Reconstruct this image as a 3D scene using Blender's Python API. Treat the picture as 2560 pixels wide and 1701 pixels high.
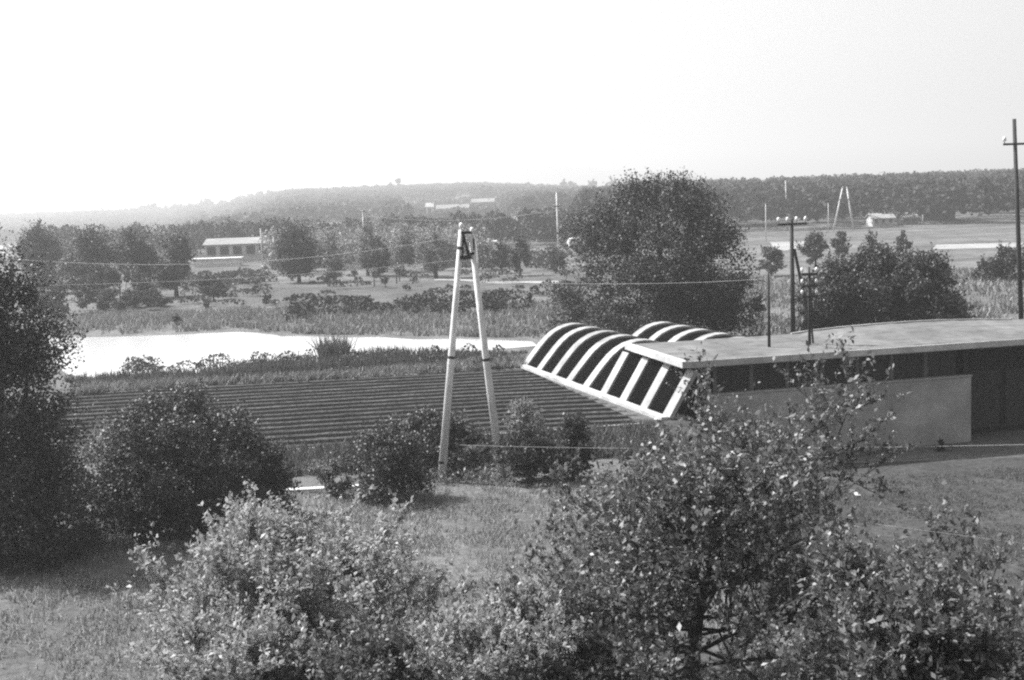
import bpy, math, random, zlib
import numpy as np
from mathutils import Matrix, Vector

# ------------------------------------------------------------------ camera, sky, sun, exposure
PW, PH, FPX, CAMH = 2560.0, 1701.0, 3200.0, 11.0      # photograph size, focal length in its pixels, eye height
PITCH, ROLL = math.radians(6.42), math.radians(-2.0)
SUN_EL, SUN_AZ = math.radians(48), math.radians(-66)  # azimuth from +Y towards +X
scene = bpy.context.scene
for o in list(bpy.data.objects):
    bpy.data.objects.remove(o)
COL = scene.collection

cam_data = bpy.data.cameras.new('camera')
cam_data.sensor_width = 36.0
cam_data.lens = FPX / PW * 36.0
cam_data.clip_start, cam_data.clip_end = 0.3, 20000
cam = bpy.data.objects.new('camera', cam_data)
CAM_ROT = Matrix.Rotation(math.pi / 2 - PITCH, 3, 'X') @ Matrix.Rotation(ROLL, 3, 'Z')
cam.matrix_world = Matrix.Translation((0, 0, CAMH)) @ CAM_ROT.to_4x4()
COL.objects.link(cam)
scene.camera = cam

world = bpy.data.worlds.new('World')
scene.world = world
world.use_nodes = True
wn, wl = world.node_tree.nodes, world.node_tree.links
wn.clear()
sky = wn.new('ShaderNodeTexSky')
sky.sky_type = 'NISHITA'
sky.sun_disc = False
sky.sun_elevation = SUN_EL
sky.sun_rotation = SUN_AZ
sky.air_density, sky.dust_density, sky.ozone_density = 1.0, 4.0, 1.0
bw = wn.new('ShaderNodeRGBToBW')                      # black-and-white film
bg = wn.new('ShaderNodeBackground')
bg.inputs['Strength'].default_value = 0.108
wout = wn.new('ShaderNodeOutputWorld')
wl.new(sky.outputs[0], bw.inputs[0]); wl.new(bw.outputs[0], bg.inputs[0]); wl.new(bg.outputs[0], wout.inputs[0])

sun_data = bpy.data.lights.new('sun', 'SUN')
sun_data.energy = 4.8
sun_data.angle = math.radians(0.53)
sun = bpy.data.objects.new('sun', sun_data)
to_sun = Vector((math.sin(SUN_AZ) * math.cos(SUN_EL), math.cos(SUN_AZ) * math.cos(SUN_EL), math.sin(SUN_EL)))
sun.rotation_euler = to_sun.to_track_quat('Z', 'Y').to_euler()
COL.objects.link(sun)

scene.view_settings.view_transform = 'Standard'
scene.view_settings.look = 'None'
scene.view_settings.exposure = 1.25
scene.view_settings.gamma = 1.0
scene.view_settings.use_curve_mapping = False
scene.render.engine = 'CYCLES'
scene.cycles.use_denoising = False
scene.cycles.filter_width = 2.2
scene.cycles.max_bounces = 6
scene.cycles.volume_bounces = 0
scene.cycles.transparent_max_bounces = 8

# ------------------------------------------------------------------ helpers: terrain, places, properties
rng = np.random.default_rng(7)


def ss(t, a, b):
    u = np.clip((np.asarray(t, float) - a) / (b - a), 0, 1)
    return u * u * (3 - 2 * u)


def ter(x, y):
    """height of the ground"""
    x = np.asarray(x, float); y = np.asarray(y, float)
    dip = -2.5 * ss(x, 8.0, 13.0) * (1 - ss(y, 70, 84))
    a = x / np.maximum(y, 60)
    left = np.interp(a, [-.26, -.17], [1, 0]); right = np.interp(a, [-.02, .1], [0, 1]); mid = 1 - left - right
    rise = left * (-13 * ss(y, 350, 850) + 13 * ss(y, 1000, 2000)) + mid * 22 * ss(y, 500, 1800) + right * (4.5 * ss(y, 280, 600) + 2 * ss(y, 600, 850))
    soft = 0.05 * np.sin(x * .31 + 1) * np.sin(y * .23) * (1 - ss(y, 50, 56))
    return dip + rise + soft


def ray(px, py):
    return CAM_ROT @ Vector(((px - PW / 2) / FPX, -(py - PH / 2) / FPX, -1.0))


def spot(px, py, z=None):
    """the point of the ground (or of the level z) that the photograph shows at px, py"""
    d = ray(px, py)
    zz = 0.0 if z is None else z
    for _ in range(25 if z is None else 1):
        t = (zz - CAMH) / min(d.z, -1e-4)
        p = Vector((0, 0, CAMH)) + d * t
        if z is not None:
            return p
        zz = 0.5 * zz + 0.5 * float(ter(p.x, p.y))
    p.z = float(ter(p.x, p.y))
    return p


def at(px, py, y):
    d = ray(px, py)
    return Vector((0, 0, CAMH)) + d * (y / d.y)


def tag(o, label=None, cat=None, group=None, kind=None):
    if label: o['label'] = label
    if cat: o['category'] = cat
    if group: o['group'] = group
    if kind: o['kind'] = kind
    return o


def empty(name, loc, label=None, cat=None, group=None):
    o = bpy.data.objects.new(name, None)
    o.location = loc
    o.empty_display_size = 0.2
    COL.objects.link(o)
    return tag(o, label, cat, group)


def link(name, me, m, parent=None, smooth=False):
    if m is not None:
        me.materials.append(m)
    o = bpy.data.objects.new(name, me)
    COL.objects.link(o)
    if parent is not None:
        o.parent = parent
        o.location = -parent.location if False else (0, 0, 0)
    if smooth:
        me.polygons.foreach_set('use_smooth', np.ones(len(me.polygons), bool))
    return o


def mesh_np(name, v, f):
    """v (n,3) array, f (m,k) array of one face size"""
    me = bpy.data.meshes.new(name)
    v = np.ascontiguousarray(v, np.float32); f = np.ascontiguousarray(f, np.int32)
    me.vertices.add(len(v)); me.vertices.foreach_set('co', v.ravel())
    me.loops.add(f.size); me.loops.foreach_set('vertex_index', f.ravel())
    me.polygons.add(len(f)); me.polygons.foreach_set('loop_start', np.arange(0, f.size, f.shape[1], dtype=np.int32))
    me.update(calc_edges=True)
    return me


class MB:
    """collects boxes, tubes and prisms for one mesh; coordinates are the thing's own"""
    def __init__(s): s.v, s.f = [], []

    def add(s, v, f):
        n = len(s.v); s.v += [tuple(p) for p in v]; s.f += [tuple(i + n for i in q) for q in f]; return s

    def hexa(s, p):           # eight corners, bottom ring then top ring
        return s.add(p, [(3, 2, 1, 0), (4, 5, 6, 7), (0, 1, 5, 4), (1, 2, 6, 5), (2, 3, 7, 6), (3, 0, 4, 7)])

    def box(s, x0, x1, y0, y1, z0, z1):
        return s.hexa([(x0, y0, z0), (x1, y0, z0), (x1, y1, z0), (x0, y1, z0),
                       (x0, y0, z1), (x1, y0, z1), (x1, y1, z1), (x0, y1, z1)])

    def tube(s, pts, radii, n=8, cap=True):
        pts = [Vector(p) for p in pts]; base = len(s.v); vs, fs = [], []
        for i, p in enumerate(pts):
            d = (pts[min(i + 1, len(pts) - 1)] - pts[max(i - 1, 0)]).normalized()
            a = d.cross(Vector((0, 1, 0)) if abs(d.y) < .9 else Vector((1, 0, 0))).normalized(); b = d.cross(a)
            for k in range(n):
                t = 2 * math.pi * k / n
                vs.append(p + (a * math.cos(t) + b * math.sin(t)) * radii[i])
        for i in range(len(pts) - 1):
            for k in range(n):
                k2 = (k + 1) % n
                fs.append((i * n + k, i * n + k2, (i + 1) * n + k2, (i + 1) * n + k))
        if cap:
            fs.append(tuple(range(n - 1, -1, -1))); m = (len(pts) - 1) * n; fs.append(tuple(range(m, m + n)))
        return s.add(vs, fs)

    def prism(s, prof, y0, y1):   # profile in x,z swept along y
        n = len(prof)
        v = [(p[0], y0, p[1]) for p in prof] + [(p[0], y1, p[1]) for p in prof]
        f = [tuple(range(n)), tuple(range(2 * n - 1, n - 1, -1))] + [(i, i + n, (i + 1) % n + n, (i + 1) % n) for i in range(n)]
        return s.add(v, f)

    def build(s, name, m, parent=None, smooth=False, bevel=0.0):
        me = bpy.data.meshes.new(name); me.from_pydata(s.v, [], s.f); me.update()
        o = link(name, me, m, parent, smooth)
        if bevel:
            b = o.modifiers.new('bevel', 'BEVEL'); b.width = bevel; b.segments = 1
        return o


# ------------------------------------------------------------------ materials (all grey: black-and-white photograph)
def new_mat(name):
    m = bpy.data.materials.new(name); m.use_nodes = True
    m.node_tree.nodes.clear()
    return m, m.node_tree.nodes, m.node_tree.links


def grey(v): return (v, v, v, 1)


def surf(name, lo, hi, scale=3.0, rough=0.85, bump=0.0, spec=0.3, detail=6, stretch=None, lo2=None, scale2=0.4):
    """rough surface whose grey wanders between lo and hi"""
    m, n, l = new_mat(name)
    out = n.new('ShaderNodeOutputMaterial'); p = n.new('ShaderNodeBsdfPrincipled')
    tc = n.new('ShaderNodeTexCoord'); mp = n.new('ShaderNodeMapping')
    if stretch: mp.inputs['Scale'].default_value = stretch
    l.new(tc.outputs['Object'], mp.inputs[0])
    t = n.new('ShaderNodeTexNoise'); t.inputs['Scale'].default_value = scale; t.inputs['Detail'].default_value = detail
    t.inputs['Roughness'].default_value = 0.65
    l.new(mp.outputs[0], t.inputs[0])
    r = n.new('ShaderNodeValToRGB'); r.color_ramp.elements[0].position = .32; r.color_ramp.elements[1].position = .68
    r.color_ramp.elements[0].color = grey(lo); r.color_ramp.elements[1].color = grey(hi)
    l.new(t.outputs[0], r.inputs[0])
    t2 = n.new('ShaderNodeTexNoise'); t2.inputs['Scale'].default_value = scale * scale2 * .3; t2.inputs['Detail'].default_value = 3
    l.new(mp.outputs[0], t2.inputs[0])
    r2 = n.new('ShaderNodeValToRGB'); r2.color_ramp.elements[0].position = .35; r2.color_ramp.elements[1].position = .65
    r2.color_ramp.elements[0].color = grey(.72); r2.color_ramp.elements[1].color = grey(1.0)
    l.new(t2.outputs[0], r2.inputs[0])
    mx = n.new('ShaderNodeMix'); mx.data_type = 'RGBA'; mx.blend_type = 'MULTIPLY'; mx.inputs[0].default_value = 1
    l.new(r.outputs[0], mx.inputs[6]); l.new(r2.outputs[0], mx.inputs[7]); l.new(mx.outputs[2], p.inputs['Base Color'])
    p.inputs['Roughness'].default_value = rough; p.inputs['Specular IOR Level'].default_value = spec
    if bump:
        b = n.new('ShaderNodeBump'); b.inputs['Strength'].default_value = bump; b.inputs['Distance'].default_value = .1
        l.new(t.outputs[0], b.inputs['Height']); l.new(b.outputs[0], p.inputs['Normal'])
    l.new(p.outputs[0], out.inputs[0])
    return m


def leafmat(name, lo, hi, transl=0.25, rough=0.5, spec=0.4):
    m, n, l = new_mat(name)
    out = n.new('ShaderNodeOutputMaterial'); p = n.new('ShaderNodeBsdfPrincipled')
    g = n.new('ShaderNodeNewGeometry')
    mr = n.new('ShaderNodeMapRange'); mr.inputs[3].default_value = lo; mr.inputs[4].default_value = hi
    l.new(g.outputs['Random Per Island'], mr.inputs[0])
    l.new(mr.outputs[0], p.inputs['Base Color'])
    p.inputs['Roughness'].default_value = rough; p.inputs['Specular IOR Level'].default_value = spec
    tr = n.new('ShaderNodeBsdfTranslucent'); l.new(mr.outputs[0], tr.inputs[0])
    mx = n.new('ShaderNodeMixShader'); mx.inputs[0].default_value = transl
    l.new(p.outputs[0], mx.inputs[1]); l.new(tr.outputs[0], mx.inputs[2]); l.new(mx.outputs[0], out.inputs[0])
    return m


M = {}
M['leaf_sunny'] = leafmat('leaf_sunny', .15, .42, .4, .5, .3)
M['leaf_fruit'] = leafmat('leaf_fruit', .04, .19, .3, .45, .45)
M['leaf_bush'] = leafmat('leaf_bush', .022, .09, .2, .5, .4)
M['leaf_pale'] = leafmat('leaf_pale', .1, .27, .3, .55, .3)
M['leaf_mid'] = leafmat('leaf_mid', .03, .085, .2, .55, .3)
M['leaf_dark'] = leafmat('leaf_dark', .018, .055, .15, .55, .3)
M['leaf_wood'] = leafmat('leaf_wood', .02, .055, .15, .7, .2)
M['grass_blade'] = leafmat('grass_blade', .14, .36, .4, .6, .2)
M['reed'] = leafmat('reed', .04, .14, .25, .6, .2)
M['weed'] = leafmat('weed', .1, .26, .25, .6, .2)
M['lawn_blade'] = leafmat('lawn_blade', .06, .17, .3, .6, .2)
M['bark'] = surf('bark', .02, .06, 8, .9, .4, stretch=(1, 1, .2))
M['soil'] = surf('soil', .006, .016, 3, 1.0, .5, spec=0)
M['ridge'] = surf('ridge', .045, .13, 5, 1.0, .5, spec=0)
M['white_paint'] = surf('white_paint', .55, .72, 2.5, .7, .1)
M['rib_paint'] = surf('rib_paint', .19, .38, 1.1, .8, .15)
M['concrete'] = surf('concrete', .3, .42, 2.0, .85, .2)
M['pole_concrete'] = surf('pole_concrete', .42, .78, 3.0, .8, .3, stretch=(1, 1, .25))
M['fascia'] = surf('fascia', .3, .5, 1.2, .85, .15)
M['roof_felt'] = surf('roof_felt', .085, .17, 1.1, .9, .2, scale2=.9)
M['plaster'] = surf('plaster', .27, .42, 1.1, .9, .15, scale2=.8)
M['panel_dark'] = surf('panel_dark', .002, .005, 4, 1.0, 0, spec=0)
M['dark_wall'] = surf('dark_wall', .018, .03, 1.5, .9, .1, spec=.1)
M['dark_wood'] = surf('dark_wood', .02, .045, 6, .8, .3, stretch=(1, 1, .2))
M['grey_wood'] = surf('grey_wood', .1, .18, 6, .8, .3, stretch=(1, 1, .2))
M['steel'] = surf('steel', .02, .035, 6, .6)
M['porcelain'] = surf('porcelain', .7, .8, 4, .3, 0, spec=.5)
M['wire'] = surf('wire', .2, .3, 4, .5)
M['bright_wire'] = surf('bright_wire', .55, .7, 4, .5)
M['pale_wall'] = surf('pale_wall', .42, .55, .8, .85)
M['grey_wall'] = surf('grey_wall', .2, .28, .8, .85)
M['pale_roof'] = surf('pale_roof', .28, .38, .6, .85)
M['window_dark'] = surf('window_dark', .012, .02, 2, .5, spec=.3)
M['tyre'] = surf('tyre', .02, .03, 4, .9)
M['path'] = surf('path', .2, .32, .8, .95)
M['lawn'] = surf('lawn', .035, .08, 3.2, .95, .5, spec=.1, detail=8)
M['hill'] = surf('hill', .05, .09, .004, .95)


def ground_mat():
    m, n, l = new_mat('ground')
    out = n.new('ShaderNodeOutputMaterial'); p = n.new('ShaderNodeBsdfPrincipled')
    tc = n.new('ShaderNodeTexCoord')

    def noise(scale, det, stretch=None, dist=0.0):
        t = n.new('ShaderNodeTexNoise'); t.inputs['Scale'].default_value = scale; t.inputs['Detail'].default_value = det
        t.inputs['Roughness'].default_value = .68; t.inputs['Distortion'].default_value = dist
        if stretch:
            mp = n.new('ShaderNodeMapping'); mp.inputs['Scale'].default_value = stretch
            l.new(tc.outputs['Object'], mp.inputs[0]); l.new(mp.outputs[0], t.inputs[0])
        else:
            l.new(tc.outputs['Object'], t.inputs[0])
        return t

    def ramp(src, a, b, va, vb):
        r = n.new('ShaderNodeValToRGB'); e = r.color_ramp.elements
        e[0].position, e[1].position = a, b; e[0].color, e[1].color = grey(va), grey(vb)
        l.new(src, r.inputs[0]); return r

    def mul(a, b):
        x = n.new('ShaderNodeMix'); x.data_type = 'RGBA'; x.blend_type = 'MULTIPLY'; x.inputs[0].default_value = 1
        l.new(a, x.inputs[6]); l.new(b, x.inputs[7]); return x.outputs[2]
    fine = noise(2.6, 8); mid = noise(.22, 5, (1, .6, 1), .5); big = noise(.022, 4, (.5, 1.6, 1), .4)
    c = mul(ramp(fine.outputs[0], .3, .7, .08, .2).outputs[0], ramp(mid.outputs[0], .35, .65, .6, 1.05).outputs[0])
    c = mul(c, ramp(big.outputs[0], .36, .62, .62, 1.1).outputs[0])
    l.new(c, p.inputs['Base Color'])
    p.inputs['Roughness'].default_value = .95; p.inputs['Specular IOR Level'].default_value = .1
    b = n.new('ShaderNodeBump'); b.inputs['Strength'].default_value = .7; b.inputs['Distance'].default_value = .15
    l.new(fine.outputs[0], b.inputs['Height']); l.new(b.outputs[0], p.inputs['Normal'])
    l.new(p.outputs[0], out.inputs[0])
    return m


def water_mat():
    m, n, l = new_mat('water')
    out = n.new('ShaderNodeOutputMaterial'); p = n.new('ShaderNodeBsdfPrincipled')
    p.inputs['Base Color'].default_value = grey(.4)
    p.inputs['Roughness'].default_value = .18; p.inputs['IOR'].default_value = 2.0
    p.inputs['Specular IOR Level'].default_value = 1.0
    tc = n.new('ShaderNodeTexCoord'); t = n.new('ShaderNodeTexNoise'); t.inputs['Scale'].default_value = 1.5
    l.new(tc.outputs['Object'], t.inputs[0])
    b = n.new('ShaderNodeBump'); b.inputs['Strength'].default_value = .05; b.inputs['Distance'].default_value = .05
    l.new(t.outputs[0], b.inputs['Height']); l.new(b.outputs[0], p.inputs['Normal'])
    l.new(p.outputs[0], out.inputs[0])
    return m


M['ground'] = ground_mat()
M['water'] = water_mat()

# ------------------------------------------------------------------ the setting
xs = np.unique(np.concatenate([np.arange(-40, 40.1, 1.0), np.arange(-200, 201, 8.0), np.arange(-600, 601, 30.0), np.linspace(-6000, 6000, 41)]))
ys = np.unique(np.concatenate([np.arange(-20, 95, 1.0), np.arange(95, 300, 6.0), np.arange(300, 900, 20.0), np.linspace(900, 6800, 24)]))
gx, gy = np.meshgrid(xs, ys)
gz = ter(gx, gy)
nx, ny = len(xs), len(ys)
idx = np.arange(nx * ny).reshape(ny, nx)
gf = np.stack([idx[:-1, :-1], idx[:-1, 1:], idx[1:, 1:], idx[1:, :-1]], -1).reshape(-1, 4)
tag(link('ground', mesh_np('ground', np.stack([gx, gy, gz], -1).reshape(-1, 3), gf), M['ground'], smooth=True), kind='structure')


def sheet(name, pix, m, lift, kind='structure', z=None):
    pts = [spot(x, y) if z is None else spot(x, y, z) for x, y in pix]
    me = bpy.data.meshes.new(name)
    me.from_pydata([(p.x, p.y, p.z + lift) for p in pts], [], [tuple(range(len(pts)))]); me.update()
    o = link(name, me, m); return tag(o, kind=kind)


POND = [(120, 846), (300, 843), (450, 838), (520, 834), (600, 831), (650, 834), (690, 839), (705, 843), (740, 841), (800, 843), (860, 845), (950, 844),
        (1040, 850), (1150, 848), (1240, 851), (1330, 855), (1345, 866), (1230, 876), (1150, 882), (1000, 895), (880, 905),
        (700, 920), (560, 930), (420, 940), (230, 947), (165, 938), (138, 905), (128, 870)]
sheet('pond', POND, M['water'], .03)
sheet('path', [(1085, 699), (1130, 697), (1250, 705), (1420, 703), (1420, 708), (1250, 710), (1120, 702), (1085, 702)], M['path'], .04)
sheet('road', [(2340, 613), (2450, 610), (2700, 603), (2700, 616), (2450, 622), (2330, 625)], M['path'], .05)
sheet('road', [(1925, 606), (2010, 604), (2020, 618), (1960, 628), (1935, 622)], M['path'], .05)
sheet('road', [(-60, 612), (52, 612), (50, 628), (-60, 632)], M['path'], .05)
sheet('concrete_apron', [(1630, 1062), (1640, 1040), (1712, 1038), (1716, 1064)], M['white_paint'], .02, z=0.0)


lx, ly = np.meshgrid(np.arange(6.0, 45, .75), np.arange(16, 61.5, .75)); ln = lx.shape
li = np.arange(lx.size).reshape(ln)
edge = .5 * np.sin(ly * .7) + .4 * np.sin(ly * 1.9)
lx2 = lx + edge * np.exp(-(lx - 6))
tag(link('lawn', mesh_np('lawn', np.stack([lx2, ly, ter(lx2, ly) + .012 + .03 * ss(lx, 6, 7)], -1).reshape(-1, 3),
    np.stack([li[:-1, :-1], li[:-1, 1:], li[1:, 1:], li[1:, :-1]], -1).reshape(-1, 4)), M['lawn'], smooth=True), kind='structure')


def far_hill(name, a0, a1, dist, pts):
    v, f = [], []
    for i in range(61):
        t = i / 60; a = a0 + (a1 - a0) * t
        h = np.interp(t, [p[0] for p in pts], [p[1] for p in pts]) * (1 + .04 * math.sin(i * 1.7) + .03 * math.sin(i * .6))
        for k, (d, hh) in enumerate(((dist, -3), (dist + 350, h * .7), (dist + 600, h), (dist + 1200, -3))):
            v.append((a * d, d, hh))
    for i in range(60):
        for k in range(3):
            q = i * 4 + k; f.append((q, q + 4, q + 5, q + 1))
    me = bpy.data.meshes.new(name); me.from_pydata(v, [], f); me.update()
    tag(link(name, me, M['hill'], smooth=True), kind='structure')


far_hill('hill', -.2, .22, 4400, [(0, 20), (.25, 95), (.45, 140), (.7, 95), (1, 35)])
far_hill('hill', -.75, -.05, 4900, [(0, 70), (.3, 95), (.6, 60), (1, 20)])


# ------------------------------------------------------------------ foliage
def reseed(text):
    """every plant grows from its own seed"""
    global rng
    rng = np.random.default_rng(zlib.crc32(text.encode()))


def unit(n):
    d = rng.normal(size=(n, 3)); return d / np.linalg.norm(d, axis=1, keepdims=True)


def leaf_quads(p, size, aspect=.5, up=.5, direction=None, dmix=.0):
    """one folded, pointed leaf of four corners at every point"""
    n = len(p); size = np.broadcast_to(np.asarray(size, float), (n,))[:, None]
    t = unit(n)
    if direction is not None:
        t = t * (1 - dmix) + direction * dmix; t /= np.linalg.norm(t, axis=1, keepdims=True)
    nn = unit(n) + np.array([0, 0, up]); b = np.cross(nn, t); b /= np.linalg.norm(b, axis=1, keepdims=True) + 1e-9
    c = np.cross(t, b)
    L = size * rng.uniform(.7, 1.25, (n, 1)); w = L * aspect
    v = np.stack([p - t * L * .5, p + b * w * .5 + c * w * .18, p + t * L * .5, p - b * w * .5 + c * w * .18], 1).reshape(-1, 3)
    return v, np.arange(4 * n).reshape(n, 4)


def clump_points(rx, ry, z0, z1, ncl, n, csize, squash=.8, power=1.0, dome=False, rag=1.0, blunt=2.4):
    """leaf points gathered in clumps over an uneven crown"""
    H = z1 - z0
    tt = np.linspace(0, 1, 200)
    prof = np.sqrt(np.clip(1 - tt ** blunt, 0, 1)) * (.82 + .18 * ss(tt, 0, .25)) if dome else np.sin(np.pi * (.1 + .9 * tt)) ** .6
    prof = prof * (1 - (power - 1) * .55 * tt)
    wgt = prof + .12; t = rng.choice(200, ncl, p=wgt / wgt.sum()); R = prof[t]; t = tt[t]
    a = rng.uniform(0, 2 * np.pi, ncl)
    wob = 1 + rag * (.2 * np.sin(2 * a + 4 * t + rng.uniform(0, 6)) + .14 * np.sin(3 * a + 5 * t + rng.uniform(0, 6)) + .08 * np.sin(7 * a + 11 * t))
    rr = rng.uniform(.12, 1, ncl) ** .5 * R * wob
    cr = csize * rng.uniform(.4, 1.0, ncl) * rng.choice([.7, 1.0, 1.7], ncl, p=[.4, .4, .2])
    inx, iny, inz = max(.35, 1 - csize * .8 / rx), max(.35, 1 - csize * .8 / ry), csize * .7
    c = np.stack([np.cos(a) * rr * rx * inx, np.sin(a) * rr * ry * iny, z0 + (inz * .5 if dome else inz) + t * max(.1, H - (1.5 if dome else 2) * inz)], 1)
    k = rng.choice(ncl, n, p=cr ** 2 / np.sum(cr ** 2))
    q = unit(n); q[:, 2] = np.abs(q[:, 2]) * np.where(rng.random(n) < .66, 1, -1)
    p = c[k] + q * (cr[k] * rng.uniform(.3, 1.15, n) ** .7)[:, None] * np.array([1, 1, squash])
    ns = max(6, n // 45); ks = rng.integers(0, ncl, ns)      # sprays that break the outline
    ds = unit(ns) + np.array([0, 0, .9]) + (c[ks] - [0, 0, z0 + H * .4]) / [rx, ry, H]; ds /= np.linalg.norm(ds, axis=1, keepdims=True)
    m_ = int(n * .22); w_ = rng.integers(0, ns, m_)
    p[:m_] = c[ks][w_] + ds[w_] * (csize * (.75 + .25 * rag) * rng.uniform(.5, 1.75, m_) * rng.uniform(.7, 1.2, ns)[w_])[:, None] + rng.normal(size=(m_, 3)) * csize * .1
    p[:, 2] = np.where(p[:, 2] < z0 + .02, z0 + .02 + np.abs(p[:, 2] - z0) * .6, p[:, 2])
    return p, c


def limbs(mb, base_r, h0, centres, top, bend=.3, n=7, count=10, tip=.02):
    """a tapered trunk with limbs that reach into the crown"""
    ax = [(0, 0, -.15), (.04 * base_r * 4, .02, h0 * .5), (rng.uniform(-.1, .1) * bend, rng.uniform(-.1, .1) * bend, h0),
          (rng.uniform(-.3, .3) * bend, rng.uniform(-.3, .3) * bend, h0 + (top - h0) * .5), (rng.uniform(-.5, .5) * bend, rng.uniform(-.5, .5) * bend, h0 + (top - h0) * .85)]
    mb.tube(ax, [base_r * 1.25, base_r, base_r * .85, base_r * .5, base_r * .15], n)
    order = rng.permutation(len(centres))[:count]
    for i in order:
        c = centres[i]; t = rng.uniform(.0, .7)
        s = Vector(ax[2]).lerp(Vector(ax[4]), t * min(1, max(.1, (c[2] - h0) / max(.1, top - h0))))
        e = Vector(c); mid = s.lerp(e, .5) + Vector((0, 0, -.12 * (e - s).length)) + Vector(rng.normal(size=3) * .06 * (e - s).length)
        r = base_r * rng.uniform(.3, .5)
        mb.tube([s, mid, e], [r, r * .65, max(tip, r * .2)], 5)


def tree(name, label, x0, x1, ytop, ybase, mat='leaf_mid', stem=.12, ncl=38, dens=5.0, leaf_px=6.5, cat='tree', group=None,
         dist=None, csz=.3, power=1.0, squash=.8, aspect=.62, maxn=26000, deep=1.0, clear=None, dome=False, rag=1.0, blunt=2.4):
    """a tree or bush that stands where the photograph shows it; size from its distance"""
    reseed(label)
    xc = (x0 + x1) / 2
    if dist is None:
        b = spot(xc, ybase)
    else:
        b = at(xc, ybase, dist); b.z = float(ter(b.x, b.y))
    D = b.y
    top = at(xc, ytop, D).z - b.z
    rx = 1.14 * (x1 - x0) / 2 / FPX * D; ry = rx * deep
    z0 = max(.0, top * stem) if clear is None else clear
    leaf = max(.09, leaf_px * D / FPX)
    area = math.pi * rx * (top - z0) / 2
    n = int(min(maxn, 1.4 * dens * area / (leaf * leaf * aspect * .5) + 150))
    p, c = clump_points(rx, ry, z0, top, ncl, n, csz * min(rx, (top - z0) / 2) + .05, squash, power=power, dome=cat == 'bush' or dome, rag=rag, blunt=blunt)
    root = empty(name, b, label, cat, group)
    v, f = leaf_quads(p, leaf, aspect)
    link('crown', mesh_np('crown', v, f), M[mat], root)
    mb = MB(); limbs(mb, max(.03, .035 * top), max(z0 + .15 * (top - z0), .2), c, top * .9, count=9 if D < 120 else 5, n=7 if D < 120 else 5)
    mb.build('trunk', M['bark'], root)
    return root


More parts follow.
